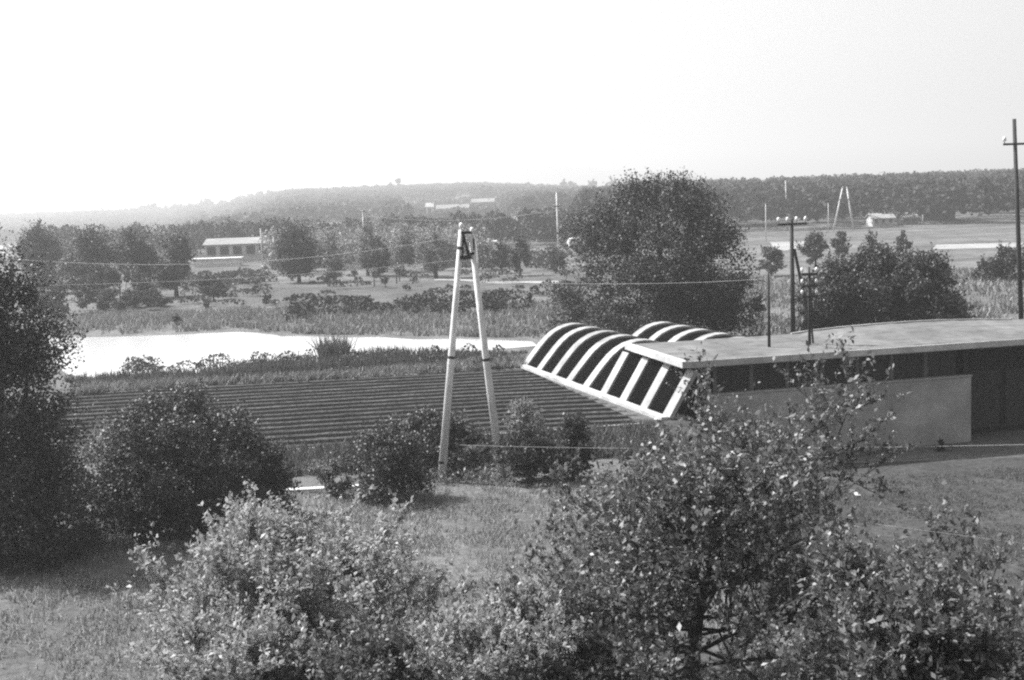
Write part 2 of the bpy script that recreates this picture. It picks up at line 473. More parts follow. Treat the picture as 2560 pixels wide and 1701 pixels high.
def grown_tree(name, label, base, trunk_h, trunk_r, nlimb, limb_len, elev, nsub, sub_len, nshoot, shoot_len, per, mat, leaf=.12, up=.5, cat='tree', az=None, lean=(0, 0), drop=0.0, skew=0.0):
    """a near tree: trunk, limbs, branches, twigs and single leaves along the twigs"""
    reseed(label)
    root = empty(name, base, label, cat)
    wood_ = MB()
    tp = [Vector((lean[0] * t * t, lean[1] * t * t, trunk_h * t)) + Vector((rng.normal() * .03, rng.normal() * .03, 0)) * t * trunk_h for t in (0, .35, .7, 1.0)]
    tp[0].z = -.2
    wood_.tube(tp, [trunk_r * 1.3, trunk_r, trunk_r * .75, trunk_r * (.3 if trunk_h > 1 else .8)], 9)
    S0, SD, SL = [], [], []
    for i in range(nlimb):
        f = (i + .5) / nlimb
        e = math.radians(elev[0] + (elev[1] - elev[0]) * f + rng.uniform(-9, 9))
        a = (i * 2.39996 + rng.uniform(-.3, .3)) if az is None else rng.uniform(*az)
        d = Vector((math.cos(a) * math.cos(e), math.sin(a) * math.cos(e) * .75, math.sin(e))).normalized()
        L = (limb_len[0] + (limb_len[1] - limb_len[0]) * rng.random()) * (1.12 - (.5 if trunk_h > 1 else .28) * f)
        L *= 1 + skew * math.cos(a)
        ht = (.2 + .8 * f) * 3 if trunk_h > 1 else 3.0; kk = min(2, int(ht))
        p = tp[kk].lerp(tp[kk + 1], ht - kk)
        pts = [p]
        for k in range(6):
            d = (d + Vector((rng.normal() * .13, rng.normal() * .13, rng.normal() * .08 + .05 - drop * (1 - f)))).normalized()
            p = p + d * L / 6; pts.append(p)
        r0 = trunk_r * rng.uniform(.2, .36)
        wood_.tube(pts, [r0 * (1 - .8 * k / 6) for k in range(7)], 6)
        for q in range(nsub):
            t = rng.uniform(.1, 1.0); k = min(5, int(t * 6)); s_ = pts[k].lerp(pts[k + 1], t * 6 - k); ld = (pts[k + 1] - pts[k]).normalized()
            rv = Vector(unit(1)[0]); d2 = (ld * .55 + rv * .8 + Vector((0, 0, .22))).normalized()
            L2 = rng.uniform(*sub_len) * (1.15 - .45 * t)
            e1 = s_ + d2 * L2 * .5; d3 = (d2 + Vector((rng.normal() * .2, rng.normal() * .2, .18))).normalized(); e2 = e1 + d3 * L2 * .5
            rb = r0 * (1 - .75 * t) * .5 + .006
            wood_.tube([s_, e1, e2], [rb, rb * .7, .005], 4, cap=False)
            for z in range(nshoot):
                tt = rng.uniform(.1, 1.0); b0 = s_.lerp(e1, tt * 2) if tt < .5 else e1.lerp(e2, tt * 2 - 1)
                dd = d3 * .5 + Vector(unit(1)[0]) * .75 + Vector((0, 0, up))
                S0.append(tuple(b0)); SD.append(tuple(dd.normalized())); SL.append(rng.uniform(*shoot_len))
    wood_.build('trunk', M['bark'], root)
    s0, sd, L = np.array(S0), np.array(SD), np.array(SL); n = len(s0)
    e = s0 + sd * L[:, None]
    side = np.cross(sd, [0.3, 0.2, 0.9]); side /= np.linalg.norm(side, axis=1, keepdims=True); s2 = np.cross(sd, side); w = .006
    v = np.stack([s0 + side * w, s0 - side * w * .5 + s2 * w * .87, s0 - side * w * .5 - s2 * w * .87, e], 1).reshape(-1, 3); b = np.arange(n)[:, None] * 4
    link('twigs', mesh_np('twigs', v, np.concatenate([b + [0, 1, 3], b + [1, 2, 3], b + [2, 0, 3]])), M['bark'], root)
    t = rng.uniform(.08, 1.05, (n, per)); p = (s0[:, None] + sd[:, None] * (L[:, None] * t)[..., None]).reshape(-1, 3)
    off = unit(len(p)); p = p + off * leaf * .5
    v, f = leaf_quads(p, leaf * rng.choice([.6, 1.0, 1.25], len(p)), .52, .8, np.repeat(sd, per, 0) * .6 + off * .4, .55)
    link('crown', mesh_np('crown', v, f), M[mat], root)
    return root


def blades(pts, h, w, lean=.35):
    """grass or reed blades: one thin triangle pair each"""
    n = len(pts); h = np.broadcast_to(h, (n,)) * rng.uniform(.5, 1.25, n); a = rng.uniform(0, 2 * np.pi, n)
    s = np.stack([np.cos(a), np.sin(a), np.zeros(n)], 1) * (w * .5 * rng.uniform(.7, 1.3, n))[:, None]
    ln = np.stack([rng.normal(size=n) * lean, rng.normal(size=n) * lean, np.ones(n)], 1) * h[:, None]
    mid = pts + ln * .55 + np.stack([np.zeros(n)] * 2 + [h * .05], 1)
    v = np.stack([pts - s, pts + s, mid + s * .7, pts + ln, mid - s * .7], 1).reshape(-1, 3)
    return v, np.arange(5 * n).reshape(n, 5)


def in_poly(px, py, poly):
    c = np.zeros(len(px), bool); j = len(poly) - 1
    for i in range(len(poly)):
        xi, yi = poly[i]; xj, yj = poly[j]
        c ^= ((yi > py) != (yj > py)) & (px < (xj - xi) * (py - yi) / (yj - yi + 1e-9) + xi); j = i
    return c


WAVES = [(rng.uniform(0, 6.3), 2.0 * 1.22 ** k, rng.uniform(0, 6.3)) for k in range(14)]


def scatter(poly_pix, n, patch=0.0, scale=.25):
    """n ground points spread evenly over the ground under a patch of the photograph, thinned into tufts"""
    w = [spot(x, y) for x, y in poly_pix]; poly = [(p.x, p.y) for p in w]
    X = [p[0] for p in poly]; Y = [p[1] for p in poly]
    out = np.zeros((0, 2))
    while len(out) < n:
        q = np.stack([rng.uniform(min(X), max(X), n * 2), rng.uniform(min(Y), max(Y), n * 2)], 1)
        k = in_poly(q[:, 0], q[:, 1], poly)
        if patch:
            f = np.zeros(len(q))
            for a_, w_, ph in WAVES:
                f += np.sin((q[:, 0] * math.cos(a_) + q[:, 1] * math.sin(a_)) * scale * w_ + ph)
            f *= .33
            k &= rng.random(len(q)) < np.clip(.5 + f * patch, .04, 1)
        out = np.concatenate([out, q[k]])
    out = out[:n]
    return np.column_stack([out, ter(out[:, 0], out[:, 1])])


def stuff(name, label, cat, v, f, m):
    return tag(link(name, mesh_np(name, v, f), m), label, cat, kind='stuff')


# ------------------------------------------------------------------ field of ridges beside the greenhouse
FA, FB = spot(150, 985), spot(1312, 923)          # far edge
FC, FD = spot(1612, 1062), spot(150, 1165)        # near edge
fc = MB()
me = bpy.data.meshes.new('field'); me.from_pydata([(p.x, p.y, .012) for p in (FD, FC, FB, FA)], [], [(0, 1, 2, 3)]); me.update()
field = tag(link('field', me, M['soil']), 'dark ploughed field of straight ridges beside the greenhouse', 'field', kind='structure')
NR = 17
SILL_P, SILL_N = Vector((7.35, 61.0, 0)), Vector((.954, .30, 0))
for i in range(NR):
    t = (i + .5) / NR
    a, b = FD.lerp(FA, t), FC.lerp(FB, t)
    da, db = (a - SILL_P).dot(SILL_N), (b - SILL_P).dot(SILL_N)
    b = a.lerp(b, min(1.04, (-.62 - da) / (db - da)))
    v, f = [], []
    st = 40
    wdt, hgt = rng.uniform(.11, .17), rng.uniform(.045, .075)
    bump_ = 0.0
    for k in range(st + 1):
        u = k / st
        p = a.lerp(b, u)
        curve = -.55 * max(0, (u - .72) / .28) ** 2 * (1 - t) * 1.3
        bump_ = .7 * bump_ + rng.normal() * .03
        y = p.y + curve + .03 * math.sin(u * 9 + i) + bump_ * .2
        hh = hgt * rng.uniform(.65, 1.2); ww = wdt * rng.uniform(.85, 1.15)
        v += [(p.x, y - ww, .014), (p.x, y - ww * .35, hh), (p.x, y + ww * .35, hh), (p.x, y + ww, .014)]
        if k:
            q = (k - 1) * 4
            f += [(q, q + 4, q + 5, q + 1), (q + 1, q + 5, q + 6, q + 2), (q + 2, q + 6, q + 7, q + 3)]
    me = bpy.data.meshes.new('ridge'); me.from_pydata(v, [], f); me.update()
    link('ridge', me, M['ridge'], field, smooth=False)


def strip(name, label, cat, p, q, w, h, m, z=0.0):
    p, q = Vector(p), Vector(q)
    d = (q - p); d.z = 0; L = d.length
    o = empty(name, (p.x, p.y, z), label, cat); o.rotation_euler.z = math.atan2(d.y, d.x)
    k = int(max(1, L // 3.0)); s = L / k
    for i in range(k):
        MB().box(i * s + .012, (i + 1) * s - .012, -w / 2, w / 2, -.05, h * (1 + .06 * rng.normal())).build('kerb_block', m, o, bevel=.02)


strip('kerb', 'long low white kerb along the near edge of the ploughed field', 'kerb', spot(560, 1140), spot(1608, 1063), .12, .1, M['concrete'])
strip('kerb', 'short pale kerb beside the bushes left of the light A-frame pole', 'kerb', spot(690, 1236), spot(900, 1224), .3, .22, M['white_paint'])

# ------------------------------------------------------------------ greenhouse with two vaults, and the flat-roofed hall
u = Vector((-.30, .954, 0)); w = Vector((.954, .30, 0))
GN = Vector((7.35, 61.0, 0))                       # near end of its left sill
BAY, RIBW, NB = 2.72, .84, 8
gh_angle = math.atan2(w.y, w.x)
gh = empty('greenhouse', GN, 'greenhouse of white curved ribs with black panels between them', 'greenhouse'); gh.rotation_euler.z = gh_angle
ARC = [(0, .14), (.55, .80), (1.1, 1.42), (1.5, 1.82), (1.95, 2.16), (2.45, 2.4), (2.95, 2.53), (3.4, 2.57), (3.85, 2.53), (4.35, 2.4), (4.85, 2.16), (5.3, 1.82), (5.7, 1.42), (6.2, .8), (6.75, .14)]
LOW = [(0, .14), (.45, .85), (.9, 1.55), (1.2, 2.02), (1.38, 2.3)]

ARC2 = [(p[0], p[1] * .88) for p in ARC]


def band(prof, y0, y1, lift, thick, off):
    """a strip that follows the vault's profile"""
    mb = MB(); n = len(prof); top, bot = [], []
    for i in range(n):
        a, b = prof[max(i - 1, 0)], prof[min(i + 1, n - 1)]
        dx, dz = b[0] - a[0], b[1] - a[1]; l = math.hypot(dx, dz); nx_, nz_ = -dz / l, dx / l
        top.append((prof[i][0] + off + nx_ * lift, prof[i][1] + nz_ * lift)); bot.append((prof[i][0] + off + nx_ * (lift - thick), prof[i][1] + nz_ * (lift - thick)))
    for i in range(n - 1):
        mb.hexa([(bot[i][0], y0, bot[i][1]), (bot[i + 1][0], y0, bot[i + 1][1]), (bot[i + 1][0], y1, bot[i + 1][1]), (bot[i][0], y1, bot[i][1]),
                 (top[i][0], y0, top[i][1]), (top[i + 1][0], y0, top[i + 1][1]), (top[i + 1][0], y1, top[i + 1][1]), (top[i][0], y1, top[i][1])])
    return mb


for vault, off in ((0, 0.0), (1, 6.3)):
    for i in range(NB + 1):
        near = vault == 0 and i <= 3
        if vault == 1 and i < 4: continue
        y = i * BAY
        band(LOW if near else (ARC if vault == 0 else ARC2), y - RIBW / 2, y + RIBW / 2, .07, .2, off).build('rib', M['rib_paint'], gh)
        if i < NB:
            band(LOW if (vault == 0 and i <= 2) else (ARC if vault == 0 else ARC2), y + RIBW / 2 + .004, y + BAY - RIBW / 2 - .004, -.05, .08, off).build('panel', M['panel_dark'], gh)
MB().box(-.42, .02, -.3, NB * BAY + .3, -.1, .2).build('sill', M['fascia'], gh, bevel=.02)
MB().box(6.4, 6.68, 8.8, NB * BAY + .3, -.1, .3).build('gutter', M['concrete'], gh)
end = [(p[0], p[1]) for p in ARC]
MB().prism(end + [(6.7, -.1), (0, -.1)], NB * BAY + RIBW / 2 + .01, NB * BAY + RIBW / 2 + .1).build('end_wall', M['rib_paint'], gh)

hall = empty('hall', (GN.x + .3, GN.y, 0), 'long flat-roofed hall with pale roof edge and shaded grey front wall', 'building')
hall.rotation_euler.z = math.atan2(.235, .972)
# own axes: x along the front to the right, y to the back; left roof edge runs along the greenhouse
RT, RB, DEP = 2.78, 2.46, 8.2
sk = -.06                                            # slight skew of the left edge


def hq(x0, x1, y0, y1, z0, z1): return MB().box(x0, x1, y0, y1, z0, z1)


hq(.76, 26, -.25, DEP, RB, RT - .06).build('roof_slab', M['concrete'], hall)
hq(.76, 26, -.33, -.254, RB + .04, RT + .03).build('fascia', M['fascia'], hall)
hq(.4, .756, -.33, DEP, RB + .05, RT + .04).build('fascia', M['fascia'], hall)
# roof covering in sheets, each slightly uneven
rx0, nsh = .77, 12
for i in range(nsh):
    x0 = rx0 + i * (26 - rx0) / nsh; x1 = x0 + (26 - rx0) / nsh - .02
    z = RT - .056; e = .02 + .02 * rng.random()
    MB().hexa([(x0, -.25, z), (x1, -.25, z), (x1, DEP, z), (x0, DEP, z), (x0, -.25, z + e), (x1, -.25, z + e * .8), (x1, DEP, z + e), (x0, DEP, z + e * 1.1)]).build('roof_sheet', M['roof_felt'], hall)
# low vault that swells from the right part of the roof
prof = [(10.2, RT), (11.6, RT + .22), (13.2, RT + .36), (15.2, RT + .46), (17.4, RT + .5), (19.4, RT + .46), (21.2, RT + .33), (22.8, RT + .17), (24.2, RT)]
gxs = np.linspace(10.2, 24.4, 29); gys = np.linspace(.6, DEP - .15, 13)
hump = np.interp(gxs, [p[0] for p in prof], [p[1] - RT for p in prof])
sw = np.array([[(x_, y_, RT - .03 + h_ * float(ss(y_, .6, 5.5)) * .5 + .012 * rng.normal()) for x_, h_ in zip(gxs, hump)] for y_ in gys]).reshape(-1, 3)
ii = np.arange(29 * 13).reshape(13, 29)
link('roof_swell', mesh_np('roof_swell', sw, np.stack([ii[:-1, :-1], ii[:-1, 1:], ii[1:, 1:], ii[1:, :-1]], -1).reshape(-1, 4)), M['roof_felt'], hall, smooth=True)
vb = MB()
for (a, b) in zip(prof[:-1], prof[1:]):
    za, zb = RT + (a[1] - RT) * .5, RT + (b[1] - RT) * .5
    vb.hexa([(a[0], DEP - .14, za - .6), (b[0], DEP - .14, zb - .6), (b[0], DEP, zb - .6), (a[0], DEP, za - .6), (a[0], DEP - .14, za + .05), (b[0], DEP - .14, zb + .05), (b[0], DEP, zb + .05), (a[0], DEP, za + .05)])
vb.build('roof_kerb', M['concrete'], hall)
XW = 16.6
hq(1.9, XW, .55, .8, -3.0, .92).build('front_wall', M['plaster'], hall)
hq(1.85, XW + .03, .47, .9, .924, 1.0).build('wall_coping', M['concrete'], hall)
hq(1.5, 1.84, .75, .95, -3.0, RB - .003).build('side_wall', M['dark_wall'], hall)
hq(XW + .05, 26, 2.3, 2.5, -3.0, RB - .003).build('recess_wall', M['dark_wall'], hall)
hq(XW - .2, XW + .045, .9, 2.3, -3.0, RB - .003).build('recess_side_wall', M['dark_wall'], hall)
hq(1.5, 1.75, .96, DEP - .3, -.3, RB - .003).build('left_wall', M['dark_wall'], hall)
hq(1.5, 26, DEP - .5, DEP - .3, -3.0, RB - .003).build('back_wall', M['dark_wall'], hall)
nw = 7; x0 = 2.5
for i in range(nw):
    a = x0 + i * 1.93; b = a + 1.93
    wd = hq(a + .1, b - .1, .86, .9, 1.05, RB - .1).build('window', M['window_dark'], hall)
    hq(a + .93, a + 1.0, .8, .855, 1.05, RB - .1).build('mullion', M['dark_wood'], wd)
    hq(a - .09, a + .09, .72, .95, 1.002, RB - .003).build('post', M['grey_wood'], hall)
hq(4.0, XW - .2, .84, .92, RB - .098, RB - .003).build('lintel', M['dark_wood'], hall)
for k in range(3):
    dd = hq(17.2 + k * 2.6, 19.4 + k * 2.6, 2.2, 2.29, -2.2, .9).build('door', M['dark_wood'], hall)
    hq(19.1 + k * 2.6, 19.2 + k * 2.6, 2.14, 2.195, -.9, -.7).build('handle', M['steel'], dd)


# ------------------------------------------------------------------ poles, masts, wires
def insulator(root, x, y, z, s=1.0):
    MB().tube([(x, y, z), (x, y, z + .05 * s), (x, y, z + .07 * s), (x, y, z + .17 * s), (x, y, z + .2 * s)], [.018 * s, .018 * s, .06 * s, .05 * s, .02 * s], 8).build('insulator', M['porcelain'], root, smooth=True)


# near A-frame
PB = spot(1178, 1204)
ap = empty('power_pole', PB, 'tall light A-frame power pole standing in the grass between bushes', 'pole')
lf, rf = spot(1101, 1205) - PB, spot(1257, 1202) - PB
apex = at(1160, 575, PB.y) - PB
apr = at(1170, 590, PB.y) - PB
MB().tube([(lf.x, lf.y, -.3), tuple(lf.lerp(apex, .5) + Vector((-.03, 0, 0))), (apex.x - .1, 0, apex.z)], [.165, .135, .1], 12).build('leg', M['pole_concrete'], ap, smooth=True)
MB().tube([(rf.x, rf.y, -.3), tuple(rf.lerp(apr, .5) + Vector((.02, 0, 0))), (apr.x + .12, 0, apr.z)], [.165, .135, .1], 12).build('leg', M['pole_concrete'], ap, smooth=True)
for t_ in (.08, .5, .93):
    for q0, q1, sg in ((lf, apex, -1), (rf, apr, 1)):
        c_ = q0.lerp(q1, t_); rr_ = .175 - .06 * t_ ; dz_ = (q1 - q0).normalized() * .05
        MB().tube([c_ - dz_ + Vector((sg * .025 * (1 if t_ == .5 else 3.6 * t_), 0, 0)), c_ + dz_ + Vector((sg * .025 * (1 if t_ == .5 else 3.6 * t_), 0, 0))], [rr_, rr_], 12).build('band', M['steel'], ap, smooth=False)
a1, a2, a3 = (at(1158, 585, PB.y) - PB, at(1157, 642, PB.y) - PB, at(1173, 642, PB.y) - PB)
MB().tube([(a1.x, -.12, a1.z), (a2.x, -.12, a2.z)], [.035, .035], 6).tube([(a1.x, -.12, a1.z), (a3.x, -.12, a3.z)], [.05, .05], 6).build('brace', M['steel'], ap)
MB().box(a2.x - .1, a3.x + .1, -.16, -.08, a2.z - .1, a2.z + .04).build('cross_plate', M['steel'], ap)
MB().box(apex.x - .12, apr.x + .14, -.1, .1, apex.z - .16, apex.z - .06).build('head_bolt', M['steel'], ap)
insulator(ap, apex.x - .1, 0, apex.z - .02, 1.5); insulator(ap, apr.x + .16, 0, apr.z + .02, 1.5)
MB().box(apr.x + .18, apr.x + .24, -.1, 0, apr.z - .55, apr.z - .1).build('switch_bar', M['steel'], ap)


def mast(name, label, px, ybase, ytop, D, m, r, arms=(), z0=None, lean=0.0, strut=None, cat='pole', ins_s=1.0, rot=.25):
    b = at(px, ybase, D)
    b.z = float(ter(b.x, b.y)) if z0 is None else z0
    t = at(px, ytop, D); h = t.z - b.z
    root = empty(name, b, label, cat)
    MB().tube([(0, 0, -.2 if z0 is None else 0), (lean * h * .5, 0, h * .5), (lean * h, 0, h)], [r, r * .88, r * .72], 9).build('shaft', m, root, smooth=True)
    for (dz, half, n, mat_) in arms:
        z = h - dz; c, s_ = math.cos(rot), math.sin(rot); x = lean * z
        MB().hexa([(x + q[0] * c - q[1] * s_, q[0] * s_ + q[1] * c - r * .9, z + q[2]) for q in
                   [(-half, -.06, -.09), (half, -.06, -.09), (half, .06, -.09), (-half, .06, -.09), (-half, -.06, .05), (half, -.06, .05), (half, .06, .05), (-half, .06, .05)]]).build('crossarm', mat_, root)
        for k in range(n):
            q = -half * .92 + 2 * half * .92 * k / (n - 1)
            if n % 2 and abs(q) < .05: continue
            insulator(root, x + q * c, q * s_ - r * .9, z + .05, ins_s)
    if strut:
        MB().tube([(lean * h + r, 0, h * strut[0]), (strut[1], strut[2], strut[3])], [r * .6, r * .7], 7).build('strut', m, root)
    return root


mast('telephone_pole', 'dark telephone pole with one crossarm and four white insulators behind the flat roof', 1983, 838, 548, 84, M['dark_wood'], .165, [(.3, 1.05, 4, M['dark_wood'])], ins_s=2.0, lean=-.004, strut=(.78, 1.35, -.2, 0.4))
RZ = RT - .02
b_ = spot(1923, 868, RZ)
mast('roof_mast', 'thin plain dark mast standing on the flat roof left of the insulator mast', 1923, 868, 684, b_.y, M['dark_wood'], .08, z0=RZ, lean=0.0)
b_ = spot(2024, 862, RZ)
mast('roof_mast', 'dark mast with three short crossarms and paired insulators on the flat roof', 2024, 862, 668, b_.y, M['dark_wood'], .08,
     [(.35, .42, 2, M['dark_wood']), (.95, .42, 2, M['dark_wood']), (1.5, .42, 2, M['dark_wood'])], z0=RZ, ins_s=1.4, strut=(.35, .3, .5, 0), rot=.1)
mast('power_pole', 'tallest dark power pole with crossarm at the right edge of the view', 2556, 800, 297, 84, M['dark_wood'], .17, [(1.6, .85, 2, M['steel'])], lean=-.045, ins_s=2.2, rot=.1)
mast('concrete_pole', 'slender pale pole left of the big round tree, dark at the tip', 1397, 664, 482, 205, M['pole_concrete'], .16, [(2.1, .5, 2, M['steel'])])
mast('concrete_pole', 'thin pale pole above the pale trees left of the A-frame pole', 913, 662, 526, 228, M['pole_concrete'], .13, [(.2, .5, 2, M['steel'])])
mast('concrete_pole', 'short pale pole in front of the wood right of the big tree', 1915, 590, 510, 262, M['pole_concrete'], .1)
mast('concrete_pole', 'pale pole high on the wooded slope above the telephone pole', 1968, 516, 452, 318, M['pole_concrete'], .15, lean=-.03)
mast('concrete_pole', 'faint pale pole just left of the distant A-frame pole', 2071, 560, 508, 300, M['pole_concrete'], .1)
mast('concrete_pole', 'faint pale pole on the far right above the distant farmhouse', 2370, 540, 470, 330, M['grey_wood'], .1)
mast('concrete_pole', 'pale pole standing by the long building with dark windows', 655, 640, 572, 235, M['pole_concrete'], .12)
# street lamp
lb = spot(1196, 700)
lamp = empty('street_lamp', lb, 'pale street lamp with bent top beside the A-frame pole', 'street lamp')
tz = at(1196, 585, lb.y).z - lb.z
MB().tube([(0, 0, -.2), (0, 0, tz * .55), (-.1, 0, tz * .82), (-.35, 0, tz * .97), (-.7, 0, tz)], [.11, .09, .08, .07, .06], 8).build('shaft', M['pole_concrete'], lamp, smooth=True)
MB().box(-1.1, -.55, -.12, .12, tz - .1, tz + .06).build('lamp_head', M['pale_wall'], lamp, bevel=.03)
# distant A-frame
DB = spot(2110, 577); da = empty('power_pole', DB, 'distant pale A-frame power pole in front of the right wood', 'pole')
s = DB.y / FPX
hT = (577 - 466) * s
MB().tube([(-27 * s, 0, -.3), (-2 * s, 0, hT)], [.24, .17], 8).build('leg', M['pole_concrete'], da, smooth=True)
MB().tube([(24 * s, 0, -.3), (7 * s, 0, hT)], [.24, .17], 8).build('leg', M['pole_concrete'], da, smooth=True)
MB().box(-12 * s, 14 * s, -.2, .2, hT * .7 - .15, hT * .7 + .1).build('brace', M['grey_wood'], da)
MB().box(-9 * s, 17 * s, -.15, .15, hT - .1, hT + .15).build('crossarm', M['steel'], da)
MB().tube([(3 * s, 0, hT + .1), (3 * s, 0, hT + 1.7)], [.12, .08], 6).build('top_pin', M['steel'], da)


def wire(label, p, q, sag, r=.011, m='wire'):
    p, q = Vector(p), Vector(q); mb = MB(); n = 16
    pts = [p.lerp(q, i / n) - Vector((0, 0, sag * 4 * (i / n) * (1 - i / n))) for i in range(n + 1)]
    root = empty('overhead_wire', p, label, 'wire', 'overhead wires')
    mb.tube([v - p for v in pts], [r] * (n + 1), 5).build('strand', M[m], root, smooth=True)


A = at(1162, 588, PB.y)
wire('bright overhead wire running from the A-frame pole top out to the left edge', A, at(-300, 612, 44), .9, .013, 'bright_wire')
wire('thin overhead wire from the A-frame pole across the big round tree to the roof mast', at(1140, 702, PB.y), at(1922, 697, b_.y), .2, .013, 'bright_wire')
wire('thin overhead wire sloping left above the ploughed field and bushes', at(1146, 650, PB.y), at(-300, 716, 40), .3, .010, 'bright_wire')
wire('near overhead wire crossing in front of the hall wall and the trees', at(1150, 1113, 40), at(2800, 1106, 24), .12, .0045)
wire('lowest near overhead wire crossing the grass at the right', at(1500, 1216, 30), at(2800, 1390, 20), .02, .0025)
wire('overhead wire between the distant poles across the right wood', at(1392, 526, 205), at(913, 540, 228), 1.2, .03)


# ------------------------------------------------------------------ background buildings and the truck
def block(name, label, x0, x1, ybase, wall_h, depth, m_wall, m_roof, roof='gable', rise=1.6, D=None, windows=0, win_y=(.45, .85), win_w=.6, cat='house', yaw=0.0, door=False, extra=None):
    b = spot((x0 + x1) / 2, ybase) if D is None else at((x0 + x1) / 2, ybase, D)
    if D is not None: b.z = float(ter(b.x, b.y)) if extra is None else extra
    L = (x1 - x0) / FPX * b.y
    o = empty(name, b, label, cat); o.rotation_euler.z = yaw
    MB().box(-L / 2, L / 2, 0, depth, -.6, wall_h).build('wall', m_wall, o)
    if roof == 'gable':
        mb = MB(); e = .35
        for sgn in (0, 1):
            ya, yb = (-e, depth / 2) if not sgn else (depth + e, depth / 2)
            za = wall_h - .1
            mb.hexa([(-L / 2 - e, ya, za), (L / 2 + e, ya, za), (L / 2 + e, yb, za + rise), (-L / 2 - e, yb, za + rise),
                     (-L / 2 - e, ya, za + .15), (L / 2 + e, ya, za + .15), (L / 2 + e, yb, za + rise + .15), (-L / 2 - e, yb, za + rise + .15)])
        r = mb.build('roof', m_roof, o)
        for x in (-L / 2 + .01, L / 2 - .21):
            MB().add([(x, 0, wall_h), (x, depth, wall_h), (x, depth / 2, wall_h + rise - .1), (x + .2, 0, wall_h), (x + .2, depth, wall_h), (x + .2, depth / 2, wall_h + rise - .1)],
                     [(0, 1, 2), (5, 4, 3), (0, 2, 5, 3), (1, 4, 5, 2)]).build('gable', m_wall, o)
        MB().box(L * .2, L * .2 + .5, depth * .4, depth * .4 + .5, wall_h + rise * .6, wall_h + rise + .9).build('chimney', m_wall, r)
    else:
        MB().box(-L / 2 - .3, L / 2 + .3, -.3, depth + .3, wall_h + .004, wall_h + rise).build('roof', m_roof, o)
    for k in range(windows):
        s_ = L / windows; xx = -L / 2 + s_ * (k + .5)
        wn_ = MB().box(xx - s_ * win_w / 2, xx + s_ * win_w / 2, -.06, -.004, wall_h * win_y[0], wall_h * win_y[1]).build('window', M['window_dark'], o)
        MB().box(xx - s_ * win_w / 2 - .08, xx + s_ * win_w / 2 + .08, -.14, -.064, wall_h * win_y[0] - .12, wall_h * win_y[0] - .004).build('sill', M['pale_wall'], wn_)
    if door:
        MB().box(L * .32, L * .32 + 1, -.08, -.004, -.3, min(2.1, wall_h * .8)).build('door', M['window_dark'], o)
    return o


block('farm_building', 'long pale building with a row of six dark windows and a broad grey roof', 515, 708, 655, 3.5, 9, M['pale_wall'], M['grey_wall'], 'gable', 1.1, windows=6, win_y=(.42, .9), win_w=.66, cat='building', yaw=.05)
block('low_shed', 'low bright white shed in front of the long building with dark windows', 484, 600, 668, 1.4, 3.0, M['white_paint'], M['white_paint'], 'flat', .2, cat='shed', yaw=.05)
block('low_shed', 'bright white flat shed behind the trees left of the long building', 472, 560, 618, 2.2, 6, M['white_paint'], M['white_paint'], 'flat', .3, cat='shed')
block('house', 'small white house above the dark trees on the left', 404, 452, 622, 3.2, 6, M['white_paint'], M['pale_roof'], 'gable', 1.8, windows=2, win_w=.4)
block('house', 'pale low house beside the small white house on the left', 462, 506, 598, 2.2, 6, M['pale_wall'], M['pale_roof'], 'gable', 1.6, windows=2, win_w=.4)
block('manor', 'large pale building on the ridge above the wood at the centre', 1062, 1152, 503, 12, 20, M['pale_wall'], M['grey_wall'], 'flat', .9, windows=9, win_w=.4, win_y=(.5, .8), cat='building')
block('manor_wing', 'pale tower-like building at the left end of the ridge-top building', 1043, 1060, 506, 13, 12, M['pale_wall'], M['grey_wall'], 'flat', .8, windows=1, win_w=.4, cat='building')
block('house', 'white house narrow and bright below the ridge-top building', 1066, 1084, 545, 5.6, 8, M['white_paint'], M['pale_roof'], 'gable', 2.2, windows=1, win_w=.4)
block('house', 'pale house with dark windows in the middle below the ridge-top building', 1092, 1172, 538, 3.6, 9, M['grey_wall'], M['grey_wall'], 'gable', 2.2, windows=4, win_w=.4)
block('house', 'pale house at the right end of the ridge-top houses', 1180, 1236, 524, 4.6, 10, M['grey_wall'], M['grey_wall'], 'gable', 2.2, windows=3, win_w=.35)
block('low_shed', 'bright white flat-topped shed just right of the A-frame pole top', 1182, 1240, 628, 1.7, 4, M['white_paint'], M['white_paint'], 'flat', .25, cat='shed')
block('barn', 'pale roofed barn beside the slender pale pole', 1342, 1400, 606, 1.6, 7, M['pale_wall'], M['pale_roof'], 'gable', 2.0, cat='barn', door=True)
block('farmhouse', 'pale low farm building in front of the right wood', 2182, 2236, 566, 2.0, 6, M['pale_wall'], M['pale_roof'], 'gable', 1.2, windows=3, win_w=.35)
block('house', 'small pale house under the right wood, right of the pale farm building', 2258, 2294, 562, 1.7, 5, M['grey_wall'], M['pale_roof'], 'gable', 1.3, windows=2, win_w=.4)
block('farmhouse', 'broad grey farmhouse half hidden in the right wood', 2308, 2388, 552, 2.4, 8, M['grey_wall'], M['grey_wall'], 'gable', 2.6, windows=4, win_w=.35)

